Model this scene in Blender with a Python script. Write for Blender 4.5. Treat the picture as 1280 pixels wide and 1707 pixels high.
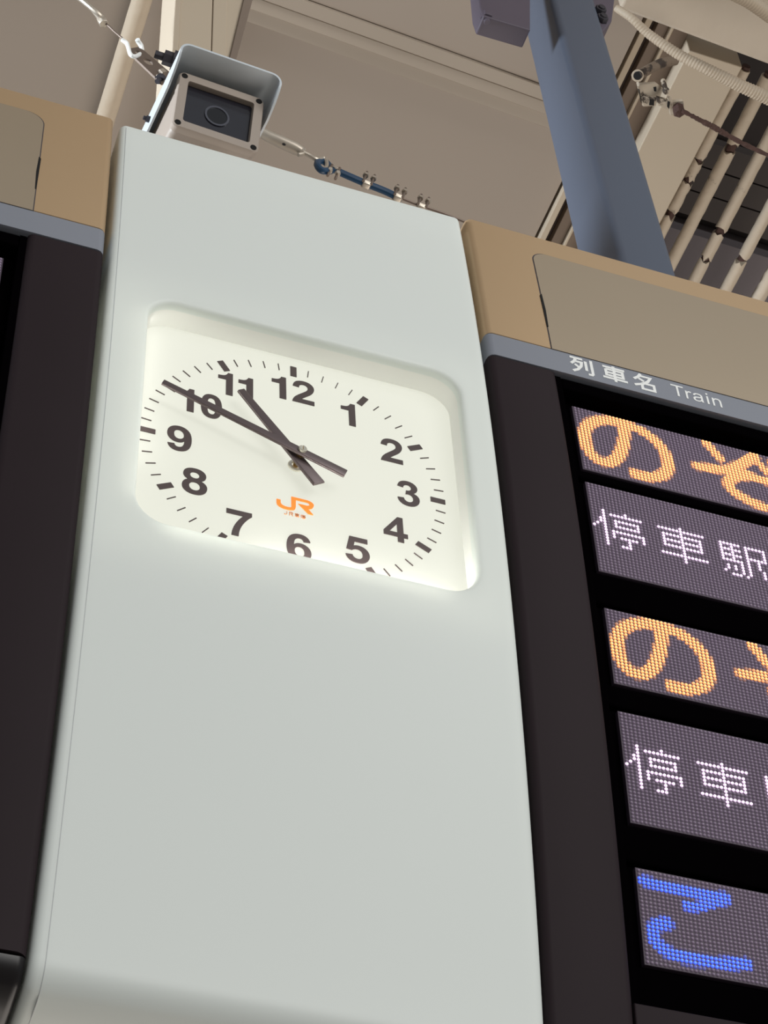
import bpy, bmesh, math, random
import numpy as np
from mathutils import Vector, Matrix
from mathutils.geometry import delaunay_2d_cdt

for o in list(bpy.data.objects):
    bpy.data.objects.remove(o)
SC = bpy.context.scene
COL = SC.collection
random.seed(7)
PI = math.pi

# ------------------------------------------------------------------ camera
# Model units: 1 = radius of the clock's minute ring (0.20 m); origin = centre of the dial.
S = 0.20
Z0 = 3.65                      # height of the dial centre above the platform, metres
R = np.array([[0.9395762222507053, -0.3394744480483267, -0.044199793024145645],
              [0.22555452918830912, 0.71099482721445, -0.6660416728981262],
              [0.25752995348839247, 0.6158274553773795, 0.7446038330949472]])
CAM = np.array([-2.8790321790354563, -8.260921140416647, -10.223576570841432])
FPX = 3601.22

def W(p):
    return Vector((p[0]*S, p[1]*S, p[2]*S+Z0))

cd = bpy.data.cameras.new('camera'); cam = bpy.data.objects.new('camera', cd); COL.objects.link(cam)
cd.sensor_fit = 'VERTICAL'; cd.sensor_height = 24.0; cd.lens = FPX/1707*24.0
cd.clip_start = 0.05; cd.clip_end = 200
m = Matrix.Identity(4)
for i in range(3):
    m[i][0] = R[0][i]; m[i][1] = -R[1][i]; m[i][2] = -R[2][i]
m.translation = W(CAM)
cam.matrix_world = m
SC.camera = cam

# ------------------------------------------------------------------ world, lights, exposure
SC.view_settings.view_transform = 'Standard'
SC.view_settings.look = 'None'
SC.view_settings.exposure = 0.0
SC.view_settings.gamma = 1.0
SC.view_settings.use_curve_mapping = False
wd = bpy.data.worlds.new('station_daylight'); SC.world = wd; wd.use_nodes = True
bg = wd.node_tree.nodes['Background']
bg.inputs[1].default_value = 0.34
# open sides are daylit, the platform floor below is dim and warm
_n = wd.node_tree; _t = _n.nodes.new('ShaderNodeTexCoord'); _s = _n.nodes.new('ShaderNodeSeparateXYZ'); _r = _n.nodes.new('ShaderNodeValToRGB')
_m = _n.nodes.new('ShaderNodeMath'); _m.operation = 'MULTIPLY_ADD'; _m.inputs[1].default_value = .5; _m.inputs[2].default_value = .5
_n.links.new(_t.outputs['Generated'], _s.inputs[0]); _n.links.new(_s.outputs['Z'], _m.inputs[0]); _n.links.new(_m.outputs[0], _r.inputs[0]); _n.links.new(_r.outputs[0], bg.inputs[0])
_r.color_ramp.elements[0].position = .30; _r.color_ramp.elements[0].color = (.50, .47, .43, 1)
_r.color_ramp.elements[1].position = .50; _r.color_ramp.elements[1].color = (.93, .97, 1.0, 1)

def area(name, loc, look, size, power, col, sy=None):
    l = bpy.data.lights.new(name, 'AREA'); l.energy = power; l.color = col
    l.shape = 'RECTANGLE'; l.size = size; l.size_y = sy or size
    o = bpy.data.objects.new(name, l); COL.objects.link(o)
    o.location = loc
    d = Vector(look)-Vector(loc)
    o.rotation_euler = d.to_track_quat('-Z', 'Y').to_euler()
    return o
# daylight coming in low from the open side of the platform
area('platform_daylight', (3.5, -8.6, 4.6), (0.3, 0, 4.0), 7.0, 440, (1.0, 0.98, 0.95), 3.0)
area('pillar_fill', (1.5, -2.3, 5.2), (0.2, 0, 3.9), 1.3, 13, (1.0, 0.985, 0.95), 0.3)  # unseen near light, added so brightness falls off across the pillar
area('ceiling_fill', (2.8, 3.4, 0.3), (2.0, 1.6, 7), 6.0, 230, (1.0, 0.91, 0.82), 4.0)  # added upward fill behind the boards, brightens the ceiling
area('side_daylight', (-7.5, 1.2, 4.6), (0.7, 0.3, 4.6), 2.5, 95, (0.86, 0.93, 1.0), 2.0).data.spread = math.radians(50)

# ------------------------------------------------------------------ view helpers (find real positions)
def ray(x, y):
    d = R.T @ np.array([(x-640)/FPX, (y-853.5)/FPX, 1.0]); return d/np.linalg.norm(d)
def onY(x, y, Y):
    d = ray(x, y); return CAM+d*(Y-CAM[1])/d[1]
def onZ(x, y, Z):
    d = ray(x, y); return CAM+d*(Z-CAM[2])/d[2]

# ------------------------------------------------------------------ materials
def lin(c):
    return tuple((v/12.92 if v <= .04045 else ((v+.055)/1.055)**2.4) for v in [q/255 for q in c])+(1,)

def mat(name, rgb, rough=.5, metal=0.0, noise=0.05, nscale=8.0, spec=.5, bump=0.0, bscale=60., coat=0.0, emis=None, estr=0.0):
    M = bpy.data.materials.new(name); M.use_nodes = True
    nt = M.node_tree; b = nt.nodes['Principled BSDF']
    b.inputs['Roughness'].default_value = rough
    b.inputs['Metallic'].default_value = metal
    b.inputs['Specular IOR Level'].default_value = spec
    b.inputs['Coat Weight'].default_value = coat
    c = lin(rgb)
    tc = nt.nodes.new('ShaderNodeTexCoord'); ns = nt.nodes.new('ShaderNodeTexNoise')
    ns.inputs['Scale'].default_value = nscale; ns.inputs['Detail'].default_value = 4
    nt.links.new(tc.outputs['Object'], ns.inputs['Vector'])
    mx = nt.nodes.new('ShaderNodeMix'); mx.data_type = 'RGBA'
    mx.inputs[6].default_value = tuple(v*(1-noise) for v in c[:3])+(1,)
    mx.inputs[7].default_value = tuple(min(1, v*(1+noise)) for v in c[:3])+(1,)
    nt.links.new(ns.outputs['Fac'], mx.inputs[0]); nt.links.new(mx.outputs[2], b.inputs['Base Color'])
    if emis:
        b.inputs['Emission Color'].default_value = lin(emis); b.inputs['Emission Strength'].default_value = estr
    if bump:
        n2 = nt.nodes.new('ShaderNodeTexNoise'); n2.inputs['Scale'].default_value = bscale
        nt.links.new(tc.outputs['Object'], n2.inputs['Vector'])
        bp = nt.nodes.new('ShaderNodeBump'); bp.inputs['Strength'].default_value = bump; bp.inputs['Distance'].default_value = .01
        nt.links.new(n2.outputs['Fac'], bp.inputs['Height']); nt.links.new(bp.outputs['Normal'], b.inputs['Normal'])
    return M

def peel(name, rgb, dirt, scale=6., amount=.62, rough=.7, bump=.5):
    """painted surface with flaked, grimy patches"""
    M = mat(name, rgb, rough, noise=.08, nscale=3, bump=bump, bscale=25)
    nt = M.node_tree; b = nt.nodes['Principled BSDF']
    src = b.inputs['Base Color'].links[0].from_socket
    tc = nt.nodes.new('ShaderNodeTexCoord'); ns = nt.nodes.new('ShaderNodeTexNoise')
    ns.inputs['Scale'].default_value = scale; ns.inputs['Detail'].default_value = 9; ns.inputs['Roughness'].default_value = .68
    nt.links.new(tc.outputs['Object'], ns.inputs['Vector'])
    r = nt.nodes.new('ShaderNodeValToRGB'); r.color_ramp.elements[0].position = amount; r.color_ramp.elements[1].position = amount+.05
    nt.links.new(ns.outputs['Fac'], r.inputs[0])
    mx = nt.nodes.new('ShaderNodeMix'); mx.data_type = 'RGBA'
    nt.links.new(r.outputs[0], mx.inputs[0]); nt.links.new(src, mx.inputs[6]); mx.inputs[7].default_value = lin(dirt)
    nt.links.new(mx.outputs[2], b.inputs['Base Color'])
    return M

M_cover = mat('frosted_acrylic', (232, 238, 234), .42, noise=.012, nscale=2, spec=.32)
def translucent(M, f):
    nt = M.node_tree; b = nt.nodes['Principled BSDF']; out = [n for n in nt.nodes if n.type == 'OUTPUT_MATERIAL'][0]
    t_ = nt.nodes.new('ShaderNodeBsdfTranslucent'); t_.inputs[0].default_value = (.95, .96, .88, 1); x = nt.nodes.new('ShaderNodeMixShader'); x.inputs[0].default_value = f
    nt.links.new(b.outputs[0], x.inputs[1]); nt.links.new(t_.outputs[0], x.inputs[2]); nt.links.new(x.outputs[0], out.inputs[0])
translucent(M_cover, .12)
M_lining = mat('window_lining_white', (243, 243, 238), .55, noise=.01)
M_dial = mat('backlit_dial', (112, 112, 108), .6, noise=.015, nscale=3, emis=(247, 248, 232), estr=.72)
M_num = mat('dial_print', (74, 61, 60), .5, noise=.08, nscale=30)
M_orange = mat('orange_print', (252, 136, 44), .5, noise=.03, emis=(255, 140, 50), estr=.35)
M_hand = mat('clock_hand_metal', (104, 92, 92), .32, metal=.45, noise=.08, nscale=20)
M_brass = mat('brass', (190, 160, 110), .25, metal=.9)
M_nickel = mat('nickel', (225, 220, 205), .25, metal=.6)
M_gold = mat('champagne_metal', (196, 167, 131), .42, metal=.55, noise=.03, nscale=3, bump=.02, bscale=5)
M_goldflat = mat('reflection_grey_metal', (176, 160, 138), .40, metal=.55, noise=.03, nscale=3)  # header metal turned greyer, a reflection put into the colour
M_strip = mat('slate_strip', (128, 132, 142), .5, noise=.02)
M_dark = mat('charcoal_panel', (42, 34, 37), .6, noise=.10, nscale=5, spec=.10)
M_black = mat('black_recess', (4, 3, 4), .6, noise=.2, nscale=6, spec=0.0)
M_gloss = mat('gloss_black', (20, 17, 19), .34, noise=.1, spec=.35)
M_seam = mat('seam_grey', (188, 192, 192), .5)
M_side = mat('housing_side', (66, 60, 64), .4, noise=.06)
M_white = mat('white_letter', (238, 240, 238), .5, noise=.01)
M_ceil = mat('ceiling_panel', (158, 146, 134), .8, noise=.05, nscale=.8)
M_ceil2 = mat('soffit_panel', (166, 154, 140), .8, noise=.05, nscale=1.0)
M_beam = peel('painted_beam', (180, 167, 150), (150, 134, 114), 1.7, .64, bump=.12)
M_beamw = mat('cream_beam', (184, 170, 150), .75, noise=.05, nscale=2)
M_brown = mat('brown_gap', (62, 50, 44), .8, noise=.1)
M_tan = mat('tan_board', (122, 108, 96), .8, noise=.06)
M_deck = mat('roof_deck', (46, 40, 39), .85, noise=.12, nscale=3)  # shade of the roof recess is put into this dark brown
M_deck2 = mat('roof_deck_grey', (112, 106, 110), .85, noise=.08, nscale=2)
M_pipe = peel('lagged_pipe', (196, 182, 163), (84, 68, 56), 6., .62, bump=.5)
M_pipe2 = peel('painted_pipe', (200, 184, 162), (110, 92, 78), 5., .64, bump=.4)
M_condu = mat('flexible_conduit', (172, 158, 139), .6, noise=.05, nscale=10)
M_oldcondu = peel('old_conduit', (112, 98, 84), (52, 42, 36), 14., .5)
M_clamp = peel('clamp_paint', (176, 164, 147), (60, 50, 43), 14., .53)
M_rust = mat('rusty_steel', (74, 52, 46), .85, noise=.4, nscale=30, bump=.6, bscale=80)
M_hole = mat('shadowed_hole', (10, 8, 8), .9)
M_post = mat('blue_grey_paint', (78, 86, 101), .48, noise=.03, nscale=4)
M_flange = mat('dark_plate', (84, 76, 88), .6, noise=.1)
M_galv = mat('galvanised', (190, 180, 166), .4, metal=.6, noise=.12, nscale=20)
M_dgalv = mat('tarnished_steel', (120, 106, 96), .5, metal=.5, noise=.15, nscale=14)
M_bolt = mat('black_bolt', (58, 56, 62), .6, metal=.3, noise=.2, nscale=25)
M_blue = mat('blue_wire_sleeve', (28, 62, 92), .4, noise=.15, nscale=20)
M_shield = mat('shield_paint', (198, 206, 212), .4, noise=.02)
M_hous = mat('camera_housing_paint', (160, 148, 137), .5, noise=.03)
M_glass = mat('camera_window', (34, 34, 42), .12, spec=.6, coat=.4)
M_lens = mat('lens_ring', (72, 74, 84), .3, noise=.1)
M_lensg = mat('lens_glass', (14, 15, 20), .08, spec=.7)

def ledmat():
    M = bpy.data.materials.new('led_dots'); M.use_nodes = True
    nt = M.node_tree; b = nt.nodes['Principled BSDF']
    b.inputs['Base Color'].default_value = lin((140, 124, 146)); b.inputs['Roughness'].default_value = .35
    a = nt.nodes.new('ShaderNodeAttribute'); a.attribute_name = 'led'
    nt.links.new(a.outputs['Color'], b.inputs['Emission Color']); b.inputs['Emission Strength'].default_value = 1.0
    return M
M_led = ledmat()
M_ledbase = mat('led_board', (70, 58, 72), .6, noise=.06)

# ------------------------------------------------------------------ mesh helpers
class MB:
    def __init__(s): s.v = []; s.f = []
    def add(s, vs, fs):
        n = len(s.v); s.v += [tuple(map(float, p)) for p in vs]; s.f += [tuple(i+n for i in f) for f in fs]
    def box(s, a, b):
        (x0, y0, z0), (x1, y1, z1) = a, b
        s.hexa([(x0, y0, z0), (x1, y0, z0), (x1, y1, z0), (x0, y1, z0), (x0, y0, z1), (x1, y0, z1), (x1, y1, z1), (x0, y1, z1)])
    def hexa(s, c):
        s.add(c, [(0, 3, 2, 1), (4, 5, 6, 7), (0, 1, 5, 4), (1, 2, 6, 5), (2, 3, 7, 6), (3, 0, 4, 7)])
    def prism(s, poly, d):
        """poly: 3d points of a planar outline, d: extrusion vector"""
        n = len(poly); d = np.array(d, float)
        a = [np.array(p, float) for p in poly]; vs = a+[p+d for p in a]
        s.add(vs, [tuple(range(n)), tuple(range(2*n-1, n-1, -1))]+[(i, i+n, (i+1) % n+n, (i+1) % n) for i in range(n)])
    def tube(s, pts, r, seg=14, caps=True, rfn=None):
        pts = [np.array(p, float) for p in pts]; n = len(pts); rings = []
        up = None
        for i, p in enumerate(pts):
            t = pts[min(i+1, n-1)]-pts[max(i-1, 0)]; t = t/np.linalg.norm(t)
            if up is None:
                up = np.array([0, 0, 1.0]) if abs(t[2]) < .9 else np.array([1.0, 0, 0])
            a = up-t*np.dot(up, t); a /= np.linalg.norm(a); up = a; b = np.cross(t, a)
            rr = r[i] if hasattr(r, '__len__') else r
            rings.append([p+(a*math.cos(q)+b*math.sin(q))*(rr*(rfn(i, q) if rfn else 1)) for q in [2*PI*k/seg for k in range(seg)]])
        vs = [v for g in rings for v in g]
        fs = [(i*seg+k, (i+1)*seg+k, (i+1)*seg+(k+1) % seg, i*seg+(k+1) % seg) for i in range(n-1) for k in range(seg)]
        if caps: fs += [tuple(range(seg)), tuple(range(n*seg-1, (n-1)*seg-1, -1))]
        s.add(vs, fs)
    def build(s, name, m, parent=None, smooth=False, bevel=0, local=None, mods=True):
        me = bpy.data.meshes.new(name)
        if local is None:
            vs = [W(p) for p in s.v]
            if parent is not None: inv = parent.matrix_world.inverted(); vs = [inv @ v for v in vs]
        else: vs = [Vector(p)*S for p in s.v]
        me.from_pydata(vs, [], s.f); me.update()
        bm = bmesh.new(); bm.from_mesh(me)
        bmesh.ops.recalc_face_normals(bm, faces=bm.faces); bm.to_mesh(me); bm.free()
        me.materials.append(m)
        if smooth:
            me.polygons.foreach_set('use_smooth', [True]*len(me.polygons)); me.set_sharp_from_angle(angle=math.radians(smooth if smooth > 1 else 35))
        o = bpy.data.objects.new(name, me); COL.objects.link(o)
        if parent is not None: o.parent = parent
        if bevel:
            bv = o.modifiers.new('bevel', 'BEVEL'); bv.width = bevel*S; bv.segments = 3; bv.limit_method = 'ANGLE'; bv.angle_limit = math.radians(40)
            me.polygons.foreach_set('use_smooth', [True]*len(me.polygons)); me.set_sharp_from_angle(angle=math.radians(75))
        return o

def thing(name, label, cat, at, group=None, rot=None):
    o = bpy.data.objects.new(name, None); COL.objects.link(o); o.empty_display_size = .05
    o.location = W(at)
    if rot is not None: o.rotation_euler = rot
    o['label'] = label; o['category'] = cat
    if group: o['group'] = group
    bpy.context.view_layer.update()
    return o
def tag(o, label, cat, group=None):
    o['label'] = label; o['category'] = cat
    if group: o['group'] = group
    return o
def struct(o): o['kind'] = 'structure'; return o
def smoothpath(pts, n=6):
    P = [np.array(p, float) for p in pts]; P = [2*P[0]-P[1]]+P+[2*P[-1]-P[-2]]; out = []
    for i in range(1, len(P)-2):
        for k in range(n):
            t = k/n; a, b, c, d = P[i-1:i+3]
            out.append(.5*((2*b)+(-a+c)*t+(2*a-5*b+4*c-d)*t*t+(-a+3*b-3*c+d)*t**3))
    out.append(P[-2]); return out

# ------------------------------------------------------------------ the shared bowed profile of pillar and boards
VB = -3.90; RB = .20; CQ = .0153; YF = -.20
def prof(v):
    """height-like parameter v -> (y, z), outward normal (ny, nz)"""
    def base(q):
        y = YF+CQ*(q-.8)**2; dy = 2*CQ*(q-.8); L = math.hypot(1, dy)
        return y, q, -1/L, dy/L
    if v >= VB: return base(v)
    y, z, ny, nz = base(VB)
    a0 = math.atan2(nz, ny)                       # rotate the normal towards straight down
    cy, cz = y-ny*RB, z-nz*RB
    ph = (VB-v)/RB; end = 1.30
    p = min(ph, end); a = a0+p
    n = (math.cos(a), math.sin(a))
    y, z = cy+n[0]*RB, cz+n[1]*RB
    if ph > end:
        L = (ph-end)*RB; t = (-n[1], n[0]); y += t[0]*L; z += t[1]*L
    return y, z, n[0], n[1]
def SP(u, v, d=0.):
    """point on the bowed surface at (u, v), d behind it"""
    y, z, ny, nz = prof(v); return (u, y-ny*d, z-nz*d)
def vsteps(v0, v1, step=.16):
    """ascending samples between v0<v1, dense in the curl"""
    out = [v0]; v = v0
    while True:
        v += (.03 if VB-1.3*RB-.02 < v < VB else step)
        if v >= v1-1e-4: break
        out.append(v)
    out.append(v1); return out
def slab(mb, u0, u1, v0, v1, d0, d1, bev=.012, ustep=.5, bv=None):
    """closed curved box: front at depth d0, back at depth d1, small bevel on front edges"""
    us = [u0+bev]+list(np.linspace(u0+bev, u1-bev, max(2, int((u1-u0)/ustep)+1)))[1:-1]+[u1-bev]
    bv = bev if bv is None else bv
    vs = vsteps(v0+bv, v1-bv)
    nu, nv = len(us), len(vs); V = []; F = []
    for v in vs:
        for u in us: V.append(SP(u, v, d0))
    for j in range(nv-1):
        for i in range(nu-1): a = j*nu+i; F.append((a, a+1, a+nu+1, a+nu))
    per = [(i, 0) for i in range(nu)]+[(nu-1, j) for j in range(1, nv)]+[(i, nv-1) for i in range(nu-2, -1, -1)]+[(0, j) for j in range(nv-2, 0, -1)]
    def rim(off, d):
        out = []
        for i, j in per:
            u = us[i]+(off if i == nu-1 else -off if i == 0 else 0)
            v = vs[j]+(off if j == nv-1 else -off if j == 0 else 0)*bv/bev
            out.append(SP(u, v, d))
        return out
    last = [j*nu+i for i, j in per]
    K = [(bev*math.sin(t), d0+bev*(1-math.cos(t))) for t in (PI/6, PI/3, PI/2)]+[(bev, d1)]
    for off, d in K:
        n = len(V); V += rim(off, d); cur = list(range(n, n+len(per)))
        for k in range(len(per)):
            q = (k+1) % len(per); F.append((last[k], last[q], cur[q], cur[k]))
        last = cur
    # back
    n = len(V)
    for v in vs:
        for u in (u0, u1): V.append(SP(u, v, d1))
    for j in range(nv-1): F.append((n+2*j, n+2*j+2, n+2*j+3, n+2*j+1))
    mb.add(V, F)

# ------------------------------------------------------------------ setting: ceiling and roof steel
ZC = 14.0
def rbox(mb, x0, x1, y0, y1, z0, z1): mb.box((x0, y0, z0), (x1, y1, z1))
mb = MB(); rbox(mb, -16, 5.75, -6, 26, 14.0, 14.3); struct(mb.build('ceiling', M_ceil))
# lapped soffit boards running along the platform (slightly skewed)
sk = .058
def lap(mb, yc0, yc1, z0, z1, x0=-14, x1=5.72, dz=0):
    # yc at x=0
    c = [(x0, yc0+sk*x0, z0), (x1, yc0+sk*x1, z0), (x1, yc1+sk*x1, z0+dz), (x0, yc1+sk*x0, z0+dz)]
    mb.hexa(c+[(p[0], p[1], z1) for p in c])
for k, (a, b, z, dz) in enumerate([(4.235, 4.42, 13.86, -.03), (4.055, 4.215, 13.80, -.03), (3.855, 4.04, 13.77, 0), (1.0, 3.85, 13.86, -.05)]):
    mb = MB(); lap(mb, a, b, z, 13.99, dz=dz); struct(mb.build('trim_%d' % (k+1), M_ceil2 if k < 3 else M_ceil, bevel=.01))
# longitudinal members to the right
def long_member(name, x0, x1, z, y0, y1, m, top=14.25, bev=.01):
    mb = MB(); rbox(mb, x0, x1, y0, y1, z, top); return struct(mb.build(name, m, bevel=bev))
long_member('trim_5', 5.79, 5.875, 13.9, 2.6, 26, M_beamw)
long_member('trim_6', 5.875, 5.99, 14.12, 2.6, 26, M_brown)
long_member('trim_7', 5.99, 6.145, 14.0, 2.6, 26, M_tan)
long_member('trim_8', 6.145, 6.185, 13.92, 2.6, 26, M_beamw)
long_member('trim_9', 6.185, 6.42, 14.0, 2.6, 26, M_tan)
# roof deck above the pipes
mb = MB(); rbox(mb, 7.15, 22, 0, 26, 15.3, 15.6); struct(mb.build('ceiling_deck', M_deck))
for k in range(3):
    y = 4.9+k*.40
    mb = MB(); c = [(7.15, y, 15.12), (22, y+.4, 15.12), (22, y+.78, 15.12), (7.15, y+.38, 15.12)]
    mb.hexa(c+[(p[0], p[1], 15.3) for p in c]); struct(mb.build('trim_%d' % (10+k), mat('deck_plank_%d' % k, (72, 66, 64), .85, noise=.1), bevel=.01))
mb = MB(); mb.hexa([(7.15, 6.25, 14.95), (22, 6.65, 14.95), (22, 26, 14.95), (7.15, 26, 14.95), (7.15, 6.25, 15.3), (22, 6.65, 15.3), (22, 26, 15.3), (7.15, 26, 15.3)]); struct(mb.build('ceiling_panel', M_deck2, bevel=.01))

mb = MB(); rbox(mb, 6.42, 7.17, 3.05, 26, 13.72, 14.6)
tag(mb.build('roof_beam', M_beamw, bevel=.015), 'wide cream roof beam running away behind the rusty clamp, beside the lagged pipes', 'beam')
mb = MB(); c = [(5.36, 2.60, 13.2), (16, 3.05, 13.2), (16, 1.4, 13.2), (5.30, .9, 13.2)]
c = [(5.10, 2.47, 13.0), (16, 3.05, 13.0), (16, 1.0, 13.0), (5.04, .6, 13.0)]
mb.hexa(c+[(p[0], p[1], 14.2) for p in c])
tag(mb.build('cross_beam', M_beam, bevel=.04), 'large cream cross beam with flaking paint in the top right corner', 'beam')

# ------------------------------------------------------------------ pipes
def rough_pipe(name, x0, x1, y0, y1, z, r, m, label, group, seed, breaks=(), rag=.05):
    rn = random.Random(seed)
    t = thing(name, label, 'pipe', ((x0+x1)/2, (y0+y1)/2, z), group)
    ys = [y0]+sorted(breaks)+[y1]
    for k in range(len(ys)-1):
        a, b = ys[k], ys[k+1]
        ga = .04 if k else 0; gb = .04 if k < len(ys)-2 else 0
        n = max(8, int((b-a)/.09)); pts = []
        for i in range(n+1):
            y = a+ga+(b-gb-a-ga)*i/n; f = (y-y0)/(y1-y0); pts.append((x0+(x1-x0)*f, y, z))
        tab = [[1+rag*rn.uniform(-1, 1)*(1.5 if i in (0, n) else 1) for _ in range(12)] for i in range(n+1)]
        if ga: pts[0] = tuple(np.array(pts[0])+np.array((0, rn.uniform(-.03, .03), 0)))
        mb = MB(); mb.tube(pts, r, 12, True, lambda i, q, tab=tab: tab[i][int(round(q/(2*PI)*12)) % 12])
        # torn ends of each length of lagging
        for e_, on in ((0, k > 0), (len(mb.v)-12, k < len(ys)-2)):
            if on:
                for q_ in range(12): v_ = mb.v[e_+q_]; mb.v[e_+q_] = (v_[0], v_[1]+rn.uniform(-.055, .055), v_[2])
        mb.build('lagging', m, t, smooth=60)
    mb = MB(); mb.tube([(x0, y0-.05, z), (x1, y1+.05, z)], r*.72, 12); mb.build('inner_pipe', M_rust, t, smooth=True)
    return t
PG = 'lagged pipes under the roof deck'
rough_pipe('lagged_pipe', 7.33, 7.43, 3.2, 12, ZC, .078, M_pipe, 'thin lagged pipe with ragged edges nearest the cream beam', PG, 1, (4.62, 4.95, 5.5), .09)
rough_pipe('lagged_pipe', 7.66, 7.80, 3.2, 12, ZC, .088, M_pipe, 'second lagged pipe from the cream beam, cracked just under the rusty rod', PG, 2, (4.28,), .03)
rough_pipe('lagged_pipe', 8.07, 8.26, 3.2, 12, ZC, .085, M_pipe, 'third lagged pipe from the cream beam, broken near its lower end', PG, 3, (5.55, 6.05), .035)
rough_pipe('lagged_pipe', 8.57, 8.72, 3.2, 12, ZC, .085, M_pipe, 'fourth lagged pipe from the cream beam with a torn joint', PG, 4, (5.85,), .05)
rough_pipe('lagged_pipe', 9.08, 9.22, 3.2, 12, ZC, .10, M_pipe, 'lagged pipe at the right edge of the photo, flaking heavily', PG, 5, (6.6,), .09)
rough_pipe('painted_pipe', -.27, -.215, 3.5, 12, 13.8, .125, M_pipe2, 'cream painted pipe under the ceiling left of the security camera', None, 6, (), .012)

# ------------------------------------------------------------------ conduits, clamp, rod
def conduit(name, pts, r0, r1, m, label, pitch=.036, amp=.09, cat='conduit'):
    P = smoothpath(pts, 40); L = [0]
    for a, b in zip(P, P[1:]): L.append(L[-1]+float(np.linalg.norm(b-a)))
    n = int(L[-1]/pitch*4); Q = []; rr = []
    for i in range(n+1):
        s = L[-1]*i/n; k = min(int(np.searchsorted(L, s, side='right'))-1, len(P)-2); f = (s-L[k])/(L[k+1]-L[k])
        Q.append(P[k]*(1-f)+P[k+1]*f); r = r0+(r1-r0)*i/n; rr.append(r*(1+amp*(.5 if i % 4 in (0, 1) else -.5)))
    mb = MB(); mb.tube(Q, rr, 14); return tag(mb.build(name, m, smooth=80), label, cat)
ZB = 12.2
def CP(l, z): return [onZ(x, y, z+dz) for x, y, dz in l]
conduit('flexible_conduit', CP([(1028, 14, .3), (1052, 30, .1), (1078, 54, 0), (1104, 73, -.1), (1135, 93, -.2), (1172, 112, -.3), (1206, 129, -.35), (1243, 147, -.4), (1300, 172, -.45)], ZB),
        .045, .083, M_condu, 'ribbed cream conduit sagging across below the flaking cross beam')
conduit('flexible_conduit', CP([(1215, -14, 0), (1245, 0, 0), (1268, 15, 0), (1300, 38, 0)], 11.8), .08, .085, M_condu,
        'short ribbed cream conduit crossing the very top right corner')
t = thing('conduit_elbow', 'bent grimy conduit stub with an open round end above the clamp', 'conduit', onZ(1063, 126, 12.2))
P = CP([(1063, 126, 0), (1074, 120, .1), (1088, 112, .25), (1104, 105, .4), (1125, 101, .6)], 12.2)
mb = MB(); mb.tube(smoothpath(P, 6), .060, 16); mb.build('tube', M_oldcondu, t, smooth=True)
e = P[0]; ax = (P[0]-P[1]); ax /= np.linalg.norm(ax)
vd = CAM-e; vd /= np.linalg.norm(vd); ax = (ax*.25+vd); ax /= np.linalg.norm(ax)
mb = MB(); mb.tube([e-ax*.05, e+ax*.015, e+ax*.02], [.062, .074, .068], 22); mb.build('end_ring', M_condu, t, smooth=True)
mb = MB(); mb.tube([e+ax*.012, e+ax*.024], .050, 22); o = mb.build('opening', M_hole, t); o['label'] = 'dark open end'
# clamp
t = thing('beam_clamp', 'painted steel beam clamp with square holes holding the rusty rod', 'clamp', onZ(1098, 160, 12.5))
def quadplate(mb, px, z, th=.03):
    poly = [onZ(x, y, z+dz) for x, y, dz in px]; mb.prism(poly, (0, 0, th))
mb = MB(); quadplate(mb, [(1065, 141, 0), (1092, 139, .1), (1105, 149, .15), (1100, 163, .1), (1078, 160, 0)], 12.5, .05)
quadplate(mb, [(1062, 144, 0), (1066, 141, 0), (1078, 160, 0), (1071, 178, -.05)], 12.5, .10)
mb.build('clamp_body', M_clamp, t, bevel=.008)
mb = MB(); quadplate(mb, [(1071, 163, 0), (1094, 165, 0), (1093, 177, 0), (1072, 178, 0)], 12.44, .06)
quadplate(mb, [(1094, 163, 0), (1113, 168, 0), (1118, 176, 0), (1112, 183, 0), (1096, 176, 0)], 12.42, .06); mb.build('jaw', M_clamp, t, bevel=.008)
mb = MB(); quadplate(mb, [(1113, 166, 0), (1121, 170, 0), (1124, 190, 0), (1117, 193, 0)], 12.40, .12)
quadplate(mb, [(1119, 170, 0), (1139, 168, 0), (1140, 176, 0), (1130, 192, 0), (1120, 193, 0)], 12.42, .05); mb.build('socket', M_clamp, t, bevel=.008)
for px, z in (([(1083, 166.5, 0), (1090.5, 167, 0), (1090, 176, 0), (1082, 175.5, 0)], 12.43), ([(1089, 146, 0), (1094, 145, 0), (1094, 153, 0), (1090, 152, 0)], 12.46),
              ([(1063.5, 148, 0), (1066, 150, 0), (1070, 173, 0), (1068, 170, 0)], 12.43), ([(1113, 169, 0), (1117, 171, 0), (1115, 182, 0), (1112, 178, 0)], 12.385)):
    mb = MB(); quadplate(mb, px, z, .012); mb.build('slot', M_hole, t)
c0 = onZ(1110, 152, 12.45)
mb = MB(); mb.tube([c0+np.array((0, 0, .25)), c0], [.03, .03], 10); mb.tube([c0+np.array((0, 0, .02)), c0-np.array((0, 0, .035))], [.045, .03], 10)
mb.build('clamp_bolt', M_clamp, t, smooth=True)
c1 = onZ(1131, 184, 12.36)
mb = MB(); mb.tube([c1+np.array((0, 0, .1)), c1-np.array((0, 0, .05)), c1-np.array((0, 0, .07))], [.075, .075, .05], 6); mb.build('rusty_nut', M_rust, t)
mb = MB(); P = CP([(1136, 184, 0), (1170, 202, 0), (1188, 211, 0), (1205, 221, 0), (1240, 240, 0), (1300, 268, 0)], 12.3)
rn = random.Random(3); P = smoothpath(P, 14)
mb.tube(P, [.027*(1+.18*rn.uniform(-1, 1))*(1+.25*(abs(i-30) < 16)) for i in range(len(P))], 10)
tag(mb.build('tie_rod', M_rust, smooth=80), 'thin rusty tie rod running from the clamp in front of the lagged pipes', 'rod')

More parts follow.
